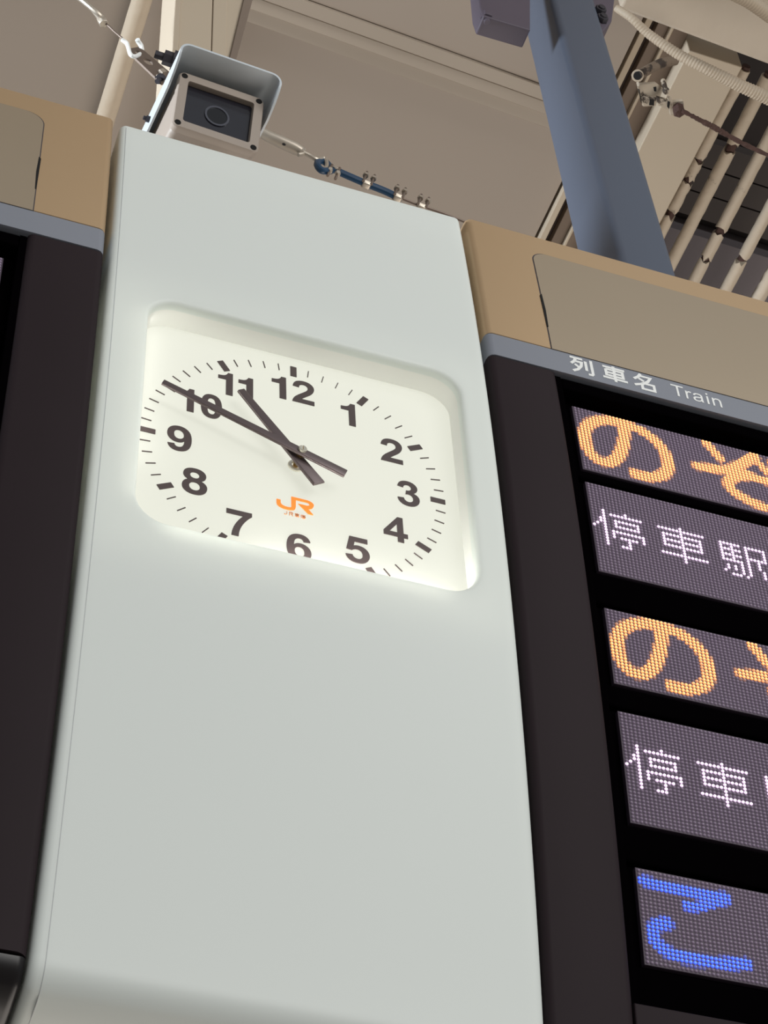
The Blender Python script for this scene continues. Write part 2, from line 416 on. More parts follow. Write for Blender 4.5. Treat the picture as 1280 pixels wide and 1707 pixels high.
# ------------------------------------------------------------------ blue hanging post with collar
t = thing('hanging_post', 'square blue-grey hanging post rising behind the right departure board', 'post', (3.45, 1.25, 3.4))
DV = np.array((.02, .07, 1.0))
def postsec(z, x0=3.327, x1=3.875, y0=.95, y1=1.60, r=.07):
    q = []
    for cx, cy, a0 in ((x0+r, y0+r, PI), (x1-r, y0+r, 1.5*PI), (x1-r, y1-r, 0), (x0+r, y1-r, .5*PI)):
        for k in range(6):
            a = a0+k*PI/10; q.append(np.array((cx+r*math.cos(a), cy+r*math.sin(a), 0))+DV*(z-5.1)+np.array((0, 0, 5.1)))
    return q
zs = [3.35, 5, 7, 9, 11, 13.0]; V = []; F = []
for z in zs: V += postsec(z)
n = 24
for j in range(len(zs)-1):
    for k in range(n): F.append((j*n+k, j*n+(k+1) % n, (j+1)*n+(k+1) % n, (j+1)*n+k))
mb = MB(); mb.add(V, F); mb.build('shaft', M_post, t, smooth=40)
mb = MB(); mb.prism([onY(x, y, 1.30) for x, y in [(790, -90), (800, 10), (806, 27), (884, 50), (884, -90)]], (0, .22, 0)); mb.build('flange_plate', M_flange, t, bevel=.015)
mb = MB(); mb.prism([onY(x, y, 1.38) for x, y in [(960, -90), (975, 5), (1003, 55), (1020, 34), (1036, -90)]], (0, .22, 0)); mb.build('flange_plate', M_flange, t, bevel=.015)
p = onY(812, 38, 1.34); mb = MB(); mb.tube([p+np.array((0, 0, .25)), p], .035, 8); mb.tube([p+np.array((0, 0, .16)), p+np.array((0, 0, .07))], .07, 6); mb.build('flange_bolt', M_flange, t, bevel=.005)
for (x, y) in ((1004, 10), (1007, 24)):
    p = onY(x, y, 1.3); mb = MB(); mb.tube([p+np.array((0, .3, .0)), p], .04, 8); mb.tube([p+np.array((0, .1, 0)), p+np.array((0, .02, 0))], .065, 6); mb.build('flange_bolt', M_bolt, t, bevel=.005)

# ------------------------------------------------------------------ white hanger above the camera
t = thing('ceiling_hanger', 'cream steel hanger with a slanting stiffener above the security camera', 'hanger', (-.5, 1.3, 4.2))
mb = MB(); mb.box((-.635, 1.05, 4.3), (-.335, 1.10, 13)); mb.build('web', M_beamw, t, bevel=.008)
mb = MB(); mb.box((-.328, 1.045, 4.3), (-.20, 1.10, 13)); mb.build('web', M_beamw, t, bevel=.008)
mb = MB(); mb.box((-.69, 1.02, 4.3), (-.637, 1.55, 13)); mb.build('flange', M_beamw, t, bevel=.008)
mb = MB(); mb.prism([(-.25, 1.03, 5.9), (-.20, 1.03, 5.9), (.72, 1.03, 13), (.55, 1.03, 13)], (0, .35, 0)); 
mb.build('stiffener', M_tan, t, bevel=.008)
mb = MB(); mb.prism([(-.26, 1.06, 5.9), (-.21, 1.06, 5.9), (.66, 1.06, 13), (-.26, 1.06, 13)], (0, .04, 0)); mb.build('gusset', M_beamw, t, bevel=.004)
b0 = onY(290, 101, 1.0); b1 = onY(258, 90, 1.0)
mb = MB(); mb.tube([b0+(b0-b1)*.6, b1], .035, 12)
mb.tube([b0-(b0-b1)*.0, b0+(b1-b0)*.55], .065, 6); mb.tube([b0+(b0-b1)*.15, b0+(b1-b0)*.08], .09, 14); mb.build('anchor_bolt', M_bolt, t, smooth=30)

# ------------------------------------------------------------------ guy wire fittings
def YP(l, Y=1.0): return [onY(x, y, Y+d) for x, y, d in l]
t = thing('turnbuckle', 'open frame turnbuckle with a white hook at the upper left', 'turnbuckle', onY(172, 37, 1.0))
mb = MB(); P = YP([(100, -22, .05), (146, 8, .05), (166, 31, 0)]); mb.tube(smoothpath(P, 6), .020, 8); mb.build('body_bar', M_galv, t, smooth=True)
mb = MB(); P = YP([(112, -20, -.05), (160, 20, -.05), (174, 33, 0)]); mb.tube(smoothpath(P, 6), .022, 8); mb.build('body_bar', M_galv, t, smooth=True)
a, b = YP([(168, 31, 0), (174, 41, 0)]); d = (b-a)
mb = MB(); mb.tube([a, a+d*.9], .042, 6); mb.build('end_nut', M_galv, t, bevel=.004)
mb = MB(); P = YP([(160, 22, 0), (175, 38, 0), (192, 54, 0), (206, 66, 0), (213, 74, 0)]); mb.tube(P, .010, 8); mb.build('threaded_rod', M_dgalv, t, smooth=True)
mb = MB(); P = YP([(203, 66, 0), (211, 72, 0), (214, 80, -.02), (217, 90, -.04), (223, 94, -.04), (231, 92, 0), (236, 86, .04), (236, 78, .04), (231, 70, .02), (229, 66, 0)])
mb.tube(smoothpath(P, 5), [.019]*36+[.022]*10, 8); mb.build('hook', M_white, t, smooth=True)
t = thing('link_plate', 'perforated steel link plate between the white hook and the camera bracket', 'plate', onY(255, 110, 1.03))
def slotplate(mb, a, b, w, th, holes):
    """plate from a to b in the plane Y=const, with round holes cut through"""
    a, b = np.array(a), np.array(b); L = np.linalg.norm(b-a); e = (b-a)/L; nrm = np.array((0, 1.0, 0)); s = np.cross(nrm, e)
    out = [(-.02, -w*.35), (.03, -w*.5), (L, -w*.62), (L, w*.62), (.03, w*.5), (-.02, w*.35)]
    pts = [Vector(p) for p in out]; edges = [(i, (i+1) % 6) for i in range(6)]
    for (hx, hr) in holes:
        n0 = len(pts); pts += [Vector((hx+hr*math.cos(q), hr*.75*math.sin(q))) for q in [2*PI*k/14 for k in range(14)]]
        edges += [(n0+i, n0+(i+1) % 14) for i in range(14)]
    r = delaunay_2d_cdt(pts, edges, [], 5 if False else 1, 1e-6)
    vs, fs = r[0], r[2]
    keep = []
    for f in fs:
        c = sum((vs[i] for i in f), Vector((0, 0)))/len(f)
        if not any(((c.x-hx)/hr)**2+(c.y/(hr*.75))**2 < .9 for hx, hr in holes): keep.append(f)
    V = [a+e*v.x+s*v.y for v in vs]; n = len(V); V2 = [p+nrm*th for p in V]
    F = [tuple(f) for f in keep]+[tuple(i+n for i in reversed(f)) for f in keep]
    ed = {}
    for f in keep:
        for i in range(len(f)): ed[(f[i], f[(i+1) % len(f)])] = 1
    for (i, j) in ed:
        if (j, i) not in ed: F.append((i, j, j+n, i+n))
    mb.add(V+V2, F)
a, b = YP([(224, 82, 0), (284, 136, 0)])
mb = MB(); slotplate(mb, a, b, .16, .02, [(.05, .035), (.19, .05)]); mb.build('plate', M_dgalv, t)
c = onY(270, 122, 1.0); mb = MB(); mb.tube([c+np.array((0, .05, 0)), c-np.array((0, .03, 0))], .035, 4); mb.build('square_nut', M_galv, t)
c = onY(262, 136, 1.0); c2 = onY(268, 131, 1.0)
mb = MB(); mb.tube([c2, c], .024, 8); mb.tube([c2+(c2-c)*.2, c2+(c-c2)*.35], .045, 8); mb.build('clevis_bolt', M_bolt, t, smooth=30)
a, b = YP([(262, 126, 0), (285, 145, 0)]); mb = MB(); mb.tube([a, b], .016, 8); mb.build('edge_bar', M_galv, t, smooth=True)

t = thing('turnbuckle', 'closed tube turnbuckle with a hook, right of the security camera', 'turnbuckle', onY(475, 240, 1.0))
P = YP([(420, 212, 0), (448, 227, 0), (470, 237, 0), (492, 247, 0), (503, 253, 0), (506, 255, 0)])
mb = MB(); mb.tube(P, [.045, .05, .055, .055, .045, .025], 12); mb.build('barrel', M_galv, t, smooth=True)
c = onY(473, 241, .945); mb = MB(); mb.tube([c, c-np.array((0, .006, 0))], .016, 12); o = mb.build('sight_hole', M_hole, t)
mb = MB(); P = YP([(503, 253, 0), (517, 260, 0), (528, 266, 0), (538, 264, .02), (544, 270, .02), (544, 279, 0), (538, 283, -.02)]); mb.tube(smoothpath(P, 5), .020, 8); mb.build('hook', M_galv, t, smooth=True)
mb = MB(); P = YP([(497, 258, 0), (505, 256, 0), (507, 250, 0)]); mb.tube(smoothpath(P, 4), .018, 8); mb.build('lock_nut', M_galv, t, smooth=True)
t = thing('wire_rope', 'wire rope in a dark blue sleeve running right behind the pillar top', 'rope', onY(600, 300, 1.0))
mb = MB(); P = YP([(553, 283, 0), (548, 276, .03), (540, 269, .04), (531, 269, .02), (529, 276, -.02), (536, 284, -.03), (546, 285, -.02), (553, 284, 0)])
mb.tube(smoothpath(P, 5), .030, 10); mb.build('loop', M_blue, t, smooth=True)
mb = MB(); P = YP([(550, 280, 0), (575, 291, 0), (605, 304, 0), (640, 318, 0), (657, 326, 0)]); mb.tube(smoothpath(P, 5), .031, 10); mb.build('sleeve', M_blue, t, smooth=True)
mb = MB(); P = YP([(655, 325, 0), (690, 339, 0), (740, 356, 0), (900, 420, 0)]); mb.tube(P, .012, 8); mb.build('bare_wire', M_dgalv, t, smooth=True)
def clip(px, py, label, sgn):
    p = onY(px, py, 1.0); q = onY(px+10, py+4.2, 1.0); e = q-p; e /= np.linalg.norm(e); s = np.cross(np.array((0, 1.0, 0)), e)
    s = -s if s[2] < 0 else s
    t = thing('wire_clip', label, 'clip', p, 'wire rope clips along the blue sleeve')
    s = s*sgn; y = np.array((0, 1.0, 0))
    mb = MB(); mb.hexa([p-e*.045-s*.022-y*.04, p+e*.045-s*.022-y*.04, p+e*.045-s*.022+y*.04, p-e*.045-s*.022+y*.04,
                        p-e*.03-s*.06-y*.025, p+e*.03-s*.06-y*.025, p+e*.03-s*.06+y*.025, p-e*.03-s*.06+y*.025]); mb.build('saddle', M_galv, t, bevel=.006)
    for k in (-1, 1):
        c = p+e*.035*k
        mb = MB(); mb.tube([c-s*.05-y*.03, c+s*.02-y*.035, c+s*.13-y*.02], .012, 8); mb.build('bolt_leg', M_dgalv, t, smooth=True)
        mb = MB(); mb.tube([c+s*.035-y*.034, c+s*.07-y*.03], .026, 6); mb.build('hex_nut', M_galv, t, smooth=30)
clip(556, 287, 'wire rope clip nearest the blue loop, its bolts pointing down', -1)
clip(612, 305, 'wire rope clip in the middle of the blue sleeve', 1)
clip(664, 327, 'wire rope clip at the right end of the blue sleeve', 1)
clip(703, 343, 'rightmost wire rope clip, almost hidden by the pillar top', 1)

# ------------------------------------------------------------------ security camera (local frame: x right, y up, z towards viewer)
dl = math.radians(14); yw = math.radians(3.3)
C0 = onY(365, 186, .60)
cx = bpy.data.objects.new('security_camera', None); COL.objects.link(cx)
mm = Matrix(((1, 0, 0, 0), (0, -math.sin(dl), -math.cos(dl), 0), (0, math.cos(dl), -math.sin(dl), 0), (0, 0, 0, 1)))
mm = Matrix.Rotation(yw, 4, 'Z') @ mm; mm.translation = W(C0); cx.matrix_world = mm
cx['label'] = 'beige security camera under a pale sun shield on top of the pillar'; cx['category'] = 'security camera'
bpy.context.view_layer.update()
PW, PH = .366, .308
def rrect(w, h, r, n=6, cx_=0, cy_=0):
    q = []
    for ax_, ay_, a0 in ((w-r, h-r, 0), (-w+r, h-r, PI/2), (-w+r, -h+r, PI), (w-r, -h+r, 1.5*PI)):
        for k in range(n+1): a = a0+k*PI/2/n; q.append((cx_+ax_+r*math.cos(a), cy_+ay_+r*math.sin(a)))
    return q
def loft(mb, loops, close0=True, close1=True):
    n = len(loops[0]); V = [p for l in loops for p in l]; F = []
    for j in range(len(loops)-1):
        for k in range(n): F.append((j*n+k, j*n+(k+1) % n, (j+1)*n+(k+1) % n, (j+1)*n+k))
    if close0: F.append(tuple(range(n)))
    if close1: F.append(tuple(range((len(loops)-1)*n, len(loops)*n)))
    mb.add(V, F)
def L3(poly, z): return [(x, y, z) for x, y in poly]
# housing body behind the bezel
mb = MB(); loft(mb, [L3(rrect(PW-.02, PH-.02, .06), -.068), L3(rrect(PW-.005, PH-.005, .06), -.12), L3(rrect(PW-.005, PH-.005, .06), -1.5)]); mb.build('housing', M_hous, cx, smooth=40, local=1)
# bezel frame with window opening
o1, i1 = rrect(PW, PH, .055), rrect(PW-.085, PH-.085, .02)
mb = MB(); loft(mb, [L3(o1, -.07), L3(o1, -.012), L3(rrect(PW-.01, PH-.01, .05), 0), L3(rrect(PW-.082, PH-.082, .024), 0), L3(i1, -.008), L3(i1, -.06)], False, False); mb.build('bezel', M_hous, cx, smooth=40, local=1)
mb = MB(); loft(mb, [L3(rrect(PW-.08, PH-.08, .02), -.05), L3(rrect(PW-.08, PH-.08, .02), -.058)]); mb.build('window_pane', M_glass, cx, local=1)
mb = MB(); loft(mb, [L3([( .105*math.cos(q)-.0, .105*math.sin(q)-.01) for q in [2*PI*k/28 for k in range(28)]], -.052), L3([(.105*math.cos(q), .105*math.sin(q)-.01) for q in [2*PI*k/28 for k in range(28)]], -.040),
                     L3([(.088*math.cos(q), .088*math.sin(q)-.01) for q in [2*PI*k/28 for k in range(28)]], -.040), L3([(.085*math.cos(q), .085*math.sin(q)-.01) for q in [2*PI*k/28 for k in range(28)]], -.049)], False, False)
mb.build('lens_ring', M_lens, cx, smooth=40, local=1)
mb = MB(); loft(mb, [L3([(.086*math.cos(q), .086*math.sin(q)-.01) for q in [2*PI*k/28 for k in range(28)]], -.050), L3([(.086*math.cos(q), .086*math.sin(q)-.01) for q in [2*PI*k/28 for k in range(28)]], -.046)])
mb.build('lens_glass', M_lensg, cx, local=1)
for sx in (-1, 1):
    for sy in (-1, 1):
        X, Y = sx*(PW-.046), sy*(PH-.046)
        cc = lambda r, z: [(X+r*math.cos(q), Y+r*math.sin(q), z) for q in [2*PI*k/16 for k in range(16)]]
        mb = MB(); loft(mb, [cc(.027, -.01), cc(.027, .002), cc(.021, .003), cc(.019, .001)]); mb.build('screw_hole', M_hole, cx, local=1)
# sun shield: inverted U sheet, forward overhang, sides slanting back
def shield_sec(z, w, top, bot, r=.09):
    q = [(-w, bot)]
    for k in range(7): a = PI-k*PI/12; q.append((-w+r+r*math.cos(a), top-r+r*math.sin(a)))
    for k in range(7): a = PI/2-k*PI/12; q.append((w-r+r*math.cos(a), top-r+r*math.sin(a)))
    q.append((w, bot)); return [(x, y, z) for x, y in q]
secs = []
for z, bot in ((.21, .31), (.18, .26), (.10, .20), (-.05, .14), (-.5, .12), (-1.6, .12)):
    secs.append(shield_sec(z, .435, .41, bot))
def shell(mb, secs, th=.018):
    n = len(secs[0])
    inner = []
    for s_ in secs:
        c = np.array((0, .2)); l = []
        for i, (x, y, z) in enumerate(s_):
            a = np.array(s_[max(i-1, 0)][:2]); b = np.array(s_[min(i+1, n-1)][:2]); tt = (b-a)/np.linalg.norm(b-a); nn = np.array((tt[1], -tt[0]))
            l.append((x+nn[0]*th, y+nn[1]*th, z))
        inner.append(l)
    V = [p for s_ in secs for p in s_]+[p for s_ in inner for p in s_]; F = []; N = len(secs)*n
    for j in range(len(secs)-1):
        for k in range(n-1):
            a = j*n+k; F.append((a, a+1, a+n+1, a+n)); F.append((a+N, a+n+N, a+n+1+N, a+1+N))
        for k in (0, n-1): a = j*n+k; F.append((a, a+n, a+n+N, a+N))
    for j in (0, len(secs)-1):
        for k in range(n-1): a = j*n+k; F.append((a, a+1, a+1+N, a+N))
    mb.add(V, F)
mb = MB(); shell(mb, secs); mb.build('sun_shield', M_shield, cx, smooth=40, local=1)
for zz in (-.55,):
    mb = MB(); mb.tube([(-.43, .22, zz), (-.465, .22, zz)], .028, 8); mb.tube([(-.46, .22, zz), (-.49, .22, zz)], .018, 8); mb.build('shield_screw', M_bolt, cx, smooth=30, local=1)
mb = MB(); mb.box((-.1, -.55, -1.1), (.1, -.27, -.75)); mb.build('mount_foot', M_hous, cx, bevel=.01, local=1)

# ------------------------------------------------------------------ clock pillar
t = thing('clock_pillar', 'tall bowed white pillar between the two departure boards with a lit clock window', 'pillar', (0, .3, -4.3))
HX0, HX1, HZ0, HZ1 = -1.03, 1.094, -.965, 1.095
def hw(v):                     # half width, a little wider lower down
    return 1.300+(3.19-v)/7.0*.036
def hole_pt(side, s, off=0.):
    """rounded-rect window outline; side 0 bottom,1 right,2 top,3 left; s in 0..1 along side, half corner arcs included"""
    r = .20; x0, x1, z0, z1 = HX0-off, HX1+off, HZ0-off, HZ1+off; r += off
    W_, H_ = x1-x0, z1-z0
    L = (W_ if side in (0, 2) else H_)-2*r; A = PI/4*r; T = L+2*A; d = s*T
    # local: along x from left to right on bottom edge
    if d < A: a = -PI/2-(PI/4-d/r); p = (r+r*math.cos(a), r+r*math.sin(a))
    elif d > A+L: a = -PI/2+(d-A-L)/r; p = (r+L+r*math.cos(a), r+r*math.sin(a))
    else: p = (r+d-A, 0)
    if side == 0: return x0+p[0], z0+p[1]
    if side == 1: return x1-p[1], z0+p[0]
    if side == 2: return x1-p[0], z1-p[1]
    return x0+p[1], z1-p[0]
RE = .05
NX = 48
va, vb = -1.45, 1.50; NS = 40
V = []; F = []; idx = {}
def addv(p): V.append(p); return len(V)-1
us = np.linspace(-1, 1, NX+1)
def urow(v): return [u*(hw(v)-RE) for u in us]
low = vsteps(-5.2, va, .16); mid = list(np.linspace(va, vb, NS+1)); up = list(np.linspace(vb, 3.19-RE, 13))
rows = {}
for v in low+up:
    rows[v] = [addv(SP(u, v)) for u in urow(v)]
rowsL = {}; rowsR = {}
for v in mid[1:-1]:
    rowsL[v] = addv(SP(-(hw(v)-RE), v)); rowsR[v] = addv(SP(hw(v)-RE, v))
def gridrows(vs):
    for a, b in zip(vs, vs[1:]):
        for i in range(NX): F.append((rows[a][i], rows[a][i+1], rows[b][i+1], rows[b][i]))
gridrows(low); gridrows(up)
# ring between the mid block border and the window
border = []; inner = []
for i in range(NX): border.append(rows[low[-1]][i]); inner.append(hole_pt(0, i/NX, .035))
for k in range(NS): border.append(rows[low[-1]][NX] if k == 0 else rowsR[mid[k]]); inner.append(hole_pt(1, k/NS, .035))
for i in range(NX): border.append(rows[up[0]][NX-i]); inner.append(hole_pt(2, i/NX, .035))
for k in range(NS): border.append(rows[up[0]][0] if k == 0 else rowsL[mid[NS-k]]); inner.append(hole_pt(3, k/NS, .035))
nb = len(border); last = border; NR = 6
bxz = [(V[b][0], V[b][2]) for b in border]
for j in range(1, NR+1):
    f = j/NR; cur = [addv(SP(bx*(1-f)+ix*f, bz*(1-f)+iz*f)) for (bx, bz), (ix, iz) in zip(bxz, inner)]
    for k in range(nb): q = (k+1) % nb; F.append((last[k], last[q], cur[q], cur[k]))
    last = cur
# rounded lip into the window
hp = [(0, i/NX) for i in range(NX)]+[(1, k/NS) for k in range(NS)]+[(2, i/NX) for i in range(NX)]+[(3, k/NS) for k in range(NS)]
lip_start = len(F)
for off, d in [(.035-.035*math.sin(a), .035*(1-math.cos(a))) for a in (PI/8, PI/4, 3*PI/8, PI/2)]+[(0, .065)]:
    cur = [addv(SP(*hole_pt(s_, q_, off), d)) for s_, q_ in hp]
    for k in range(nb): q = (k+1) % nb; F.append((last[k], last[q], cur[q], cur[k]))
    last = cur
# outer perimeter: fan the corners, round over and run back
per = []     # (u, v, dirx, dirv)
vL = low+mid[1:-1]+up
for v in vL: per.append((hw(v)-RE, v, 1, 0))
for k in range(1, 5): per.append((hw(vL[-1])-RE, vL[-1], math.cos(k*PI/8), math.sin(k*PI/8)))
for u in urow(vL[-1])[::-1][1:]: per.append((u, vL[-1], 0, 1))
for k in range(1, 5): per.append((-(hw(vL[-1])-RE), vL[-1], -math.sin(k*PI/8), math.cos(k*PI/8)))
for v in vL[::-1][1:]: per.append((-(hw(v)-RE), v, -1, 0))
last = [addv(SP(u, v)) for u, v, a, b in per]
for off, d in [(RE*math.sin(a), RE*(1-math.cos(a))) for a in (PI/10, PI/5, 3*PI/10, 4*PI/10, PI/2)]+[(RE, .34)]:
    cur = [addv(SP(u+a*off, v+b*off, d)) for u, v, a, b in per]
    for k in range(len(per)-1): F.append((last[k], last[k+1], cur[k+1], cur[k]))
    last = cur
mb = MB(); mb.add(V, F); o = mb.build('front_cover', M_cover, t, smooth=50)
bm = bmesh.new(); bm.from_mesh(o.data); bmesh.ops.remove_doubles(bm, verts=bm.verts, dist=1e-5); bmesh.ops.recalc_face_normals(bm, faces=bm.faces); bm.to_mesh(o.data); bm.free()
o.data.polygons.foreach_set('use_smooth', [True]*len(o.data.polygons))
mb = MB(); slab(mb, -1.262, -1.2575, -5.1, 3.12, -.0015, .01, .0005); mb.build('edge_seam', M_seam, t, smooth=40)
# lining between cover and dial
mb = MB(); n = len(hp)
A = [SP(*hole_pt(s_, q_, 0), .065) for s_, q_ in hp]; B = [(hole_pt(s_, q_, 0)[0], .005, hole_pt(s_, q_, 0)[1]) for s_, q_ in hp]
A2 = [SP(*hole_pt(s_, q_, .03), .065) for s_, q_ in hp]; B2 = [(hole_pt(s_, q_, .03)[0], .005, hole_pt(s_, q_, .03)[1]) for s_, q_ in hp]
loft(mb, [B2, A2, A, B], False, False); mb.build('window_lining', M_lining, t, smooth=50)
# rear carcass
mb = MB(); slab(mb, -1.27, 1.27, -5.0, 2.98, .34, .95, .02); mb.build('rear_casing', M_side, t, smooth=50)

# ------------------------------------------------------------------ clock
c = thing('station_clock', 'square backlit clock with black numerals set in the white pillar, hands near ten to eleven', 'clock', (0, 0, -1.0))
mb = MB(); mb.box((-1.25, .004, -1.25), (1.25, .05, 1.25)); mb.build('dial', M_dial, c)
for nm, lx, lz, sx_, sy_, tgt in (('window_lamp', .03, HZ0-.005, 2.0, .06, (0, .12, 1.2)), ('window_lamp', HX0-.0, .07, .06, 1.9, (1.2, .12, 0))):
    l_ = bpy.data.lights.new(nm, 'AREA'); l_.shape = 'RECTANGLE'; l_.energy = .44 if sx_ > 1 else .07; l_.color = (1, .99, .92)
    l_.size = 1.9*S; l_.size_y = .05*S
    o = bpy.data.objects.new(nm, l_); COL.objects.link(o)
    fw = Vector((tgt[0]-lx, tgt[1]+.0, tgt[2]-lz)).normalized(); zax = -fw
    xax = Vector((1, 0, 0)) if sx_ > 1 else Vector((0, 0, 1)); xax = (xax-zax*xax.dot(zax)).normalized(); yax = zax.cross(xax)
    mw = Matrix((xax, yax, zax)).transposed().to_4x4(); mw.translation = W((lx+(.012 if sx_ < 1 else 0), -.075, lz+(.012 if sx_ > 1 else 0))); o.matrix_world = mw
for nm, ctr, long_ in (('lip_glow_fill', (.03, -.075, HZ0-.05), 0), ('lip_glow_fill', (HX0-.05, -.10, .07), 1)):  # strips added behind the cover so the window lip glows
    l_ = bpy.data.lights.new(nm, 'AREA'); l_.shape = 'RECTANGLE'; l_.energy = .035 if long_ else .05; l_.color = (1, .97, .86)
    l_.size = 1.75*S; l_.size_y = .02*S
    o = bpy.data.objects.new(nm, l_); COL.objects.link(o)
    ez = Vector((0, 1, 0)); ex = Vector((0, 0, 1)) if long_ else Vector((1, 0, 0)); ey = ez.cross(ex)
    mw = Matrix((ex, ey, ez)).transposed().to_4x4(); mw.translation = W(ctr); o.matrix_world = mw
def path(d):
    """tiny font path reader (M H V L Q T Z, absolute) -> closed contours"""
    import re
    tok = re.findall(r'[MHVLQTZ]|-?\d+\.?\d*', d); out = []; cur = None; i = 0; cmd = ''; x = y = 0; qx = qy = 0
    while i < len(tok):
        if tok[i].isalpha(): cmd = tok[i]; i += 1
        if cmd == 'Z': out.append(cur); cur = None; cmd = ''; continue
        g = lambda: float(tok[i])
        if cmd == 'M': x, y = float(tok[i]), float(tok[i+1]); i += 2; cur = [(x, y)]; cmd = 'L'
        elif cmd == 'L': x, y = float(tok[i]), float(tok[i+1]); i += 2; cur.append((x, y))
        elif cmd == 'H': x = float(tok[i]); i += 1; cur.append((x, y))
        elif cmd == 'V': y = float(tok[i]); i += 1; cur.append((x, y))
        elif cmd in 'QT':
            if cmd == 'Q': qx, qy = float(tok[i]), float(tok[i+1]); nx, ny = float(tok[i+2]), float(tok[i+3]); i += 4
            else: qx, qy = 2*x-qx, 2*y-qy; nx, ny = float(tok[i]), float(tok[i+1]); i += 2
            for k in range(1, 6):
                s_ = k/5; cur.append(((1-s_)**2*x+2*s_*(1-s_)*qx+s_*s_*nx, (1-s_)**2*y+2*s_*(1-s_)*qy+s_*s_*ny))
            x, y = nx, ny
    return out
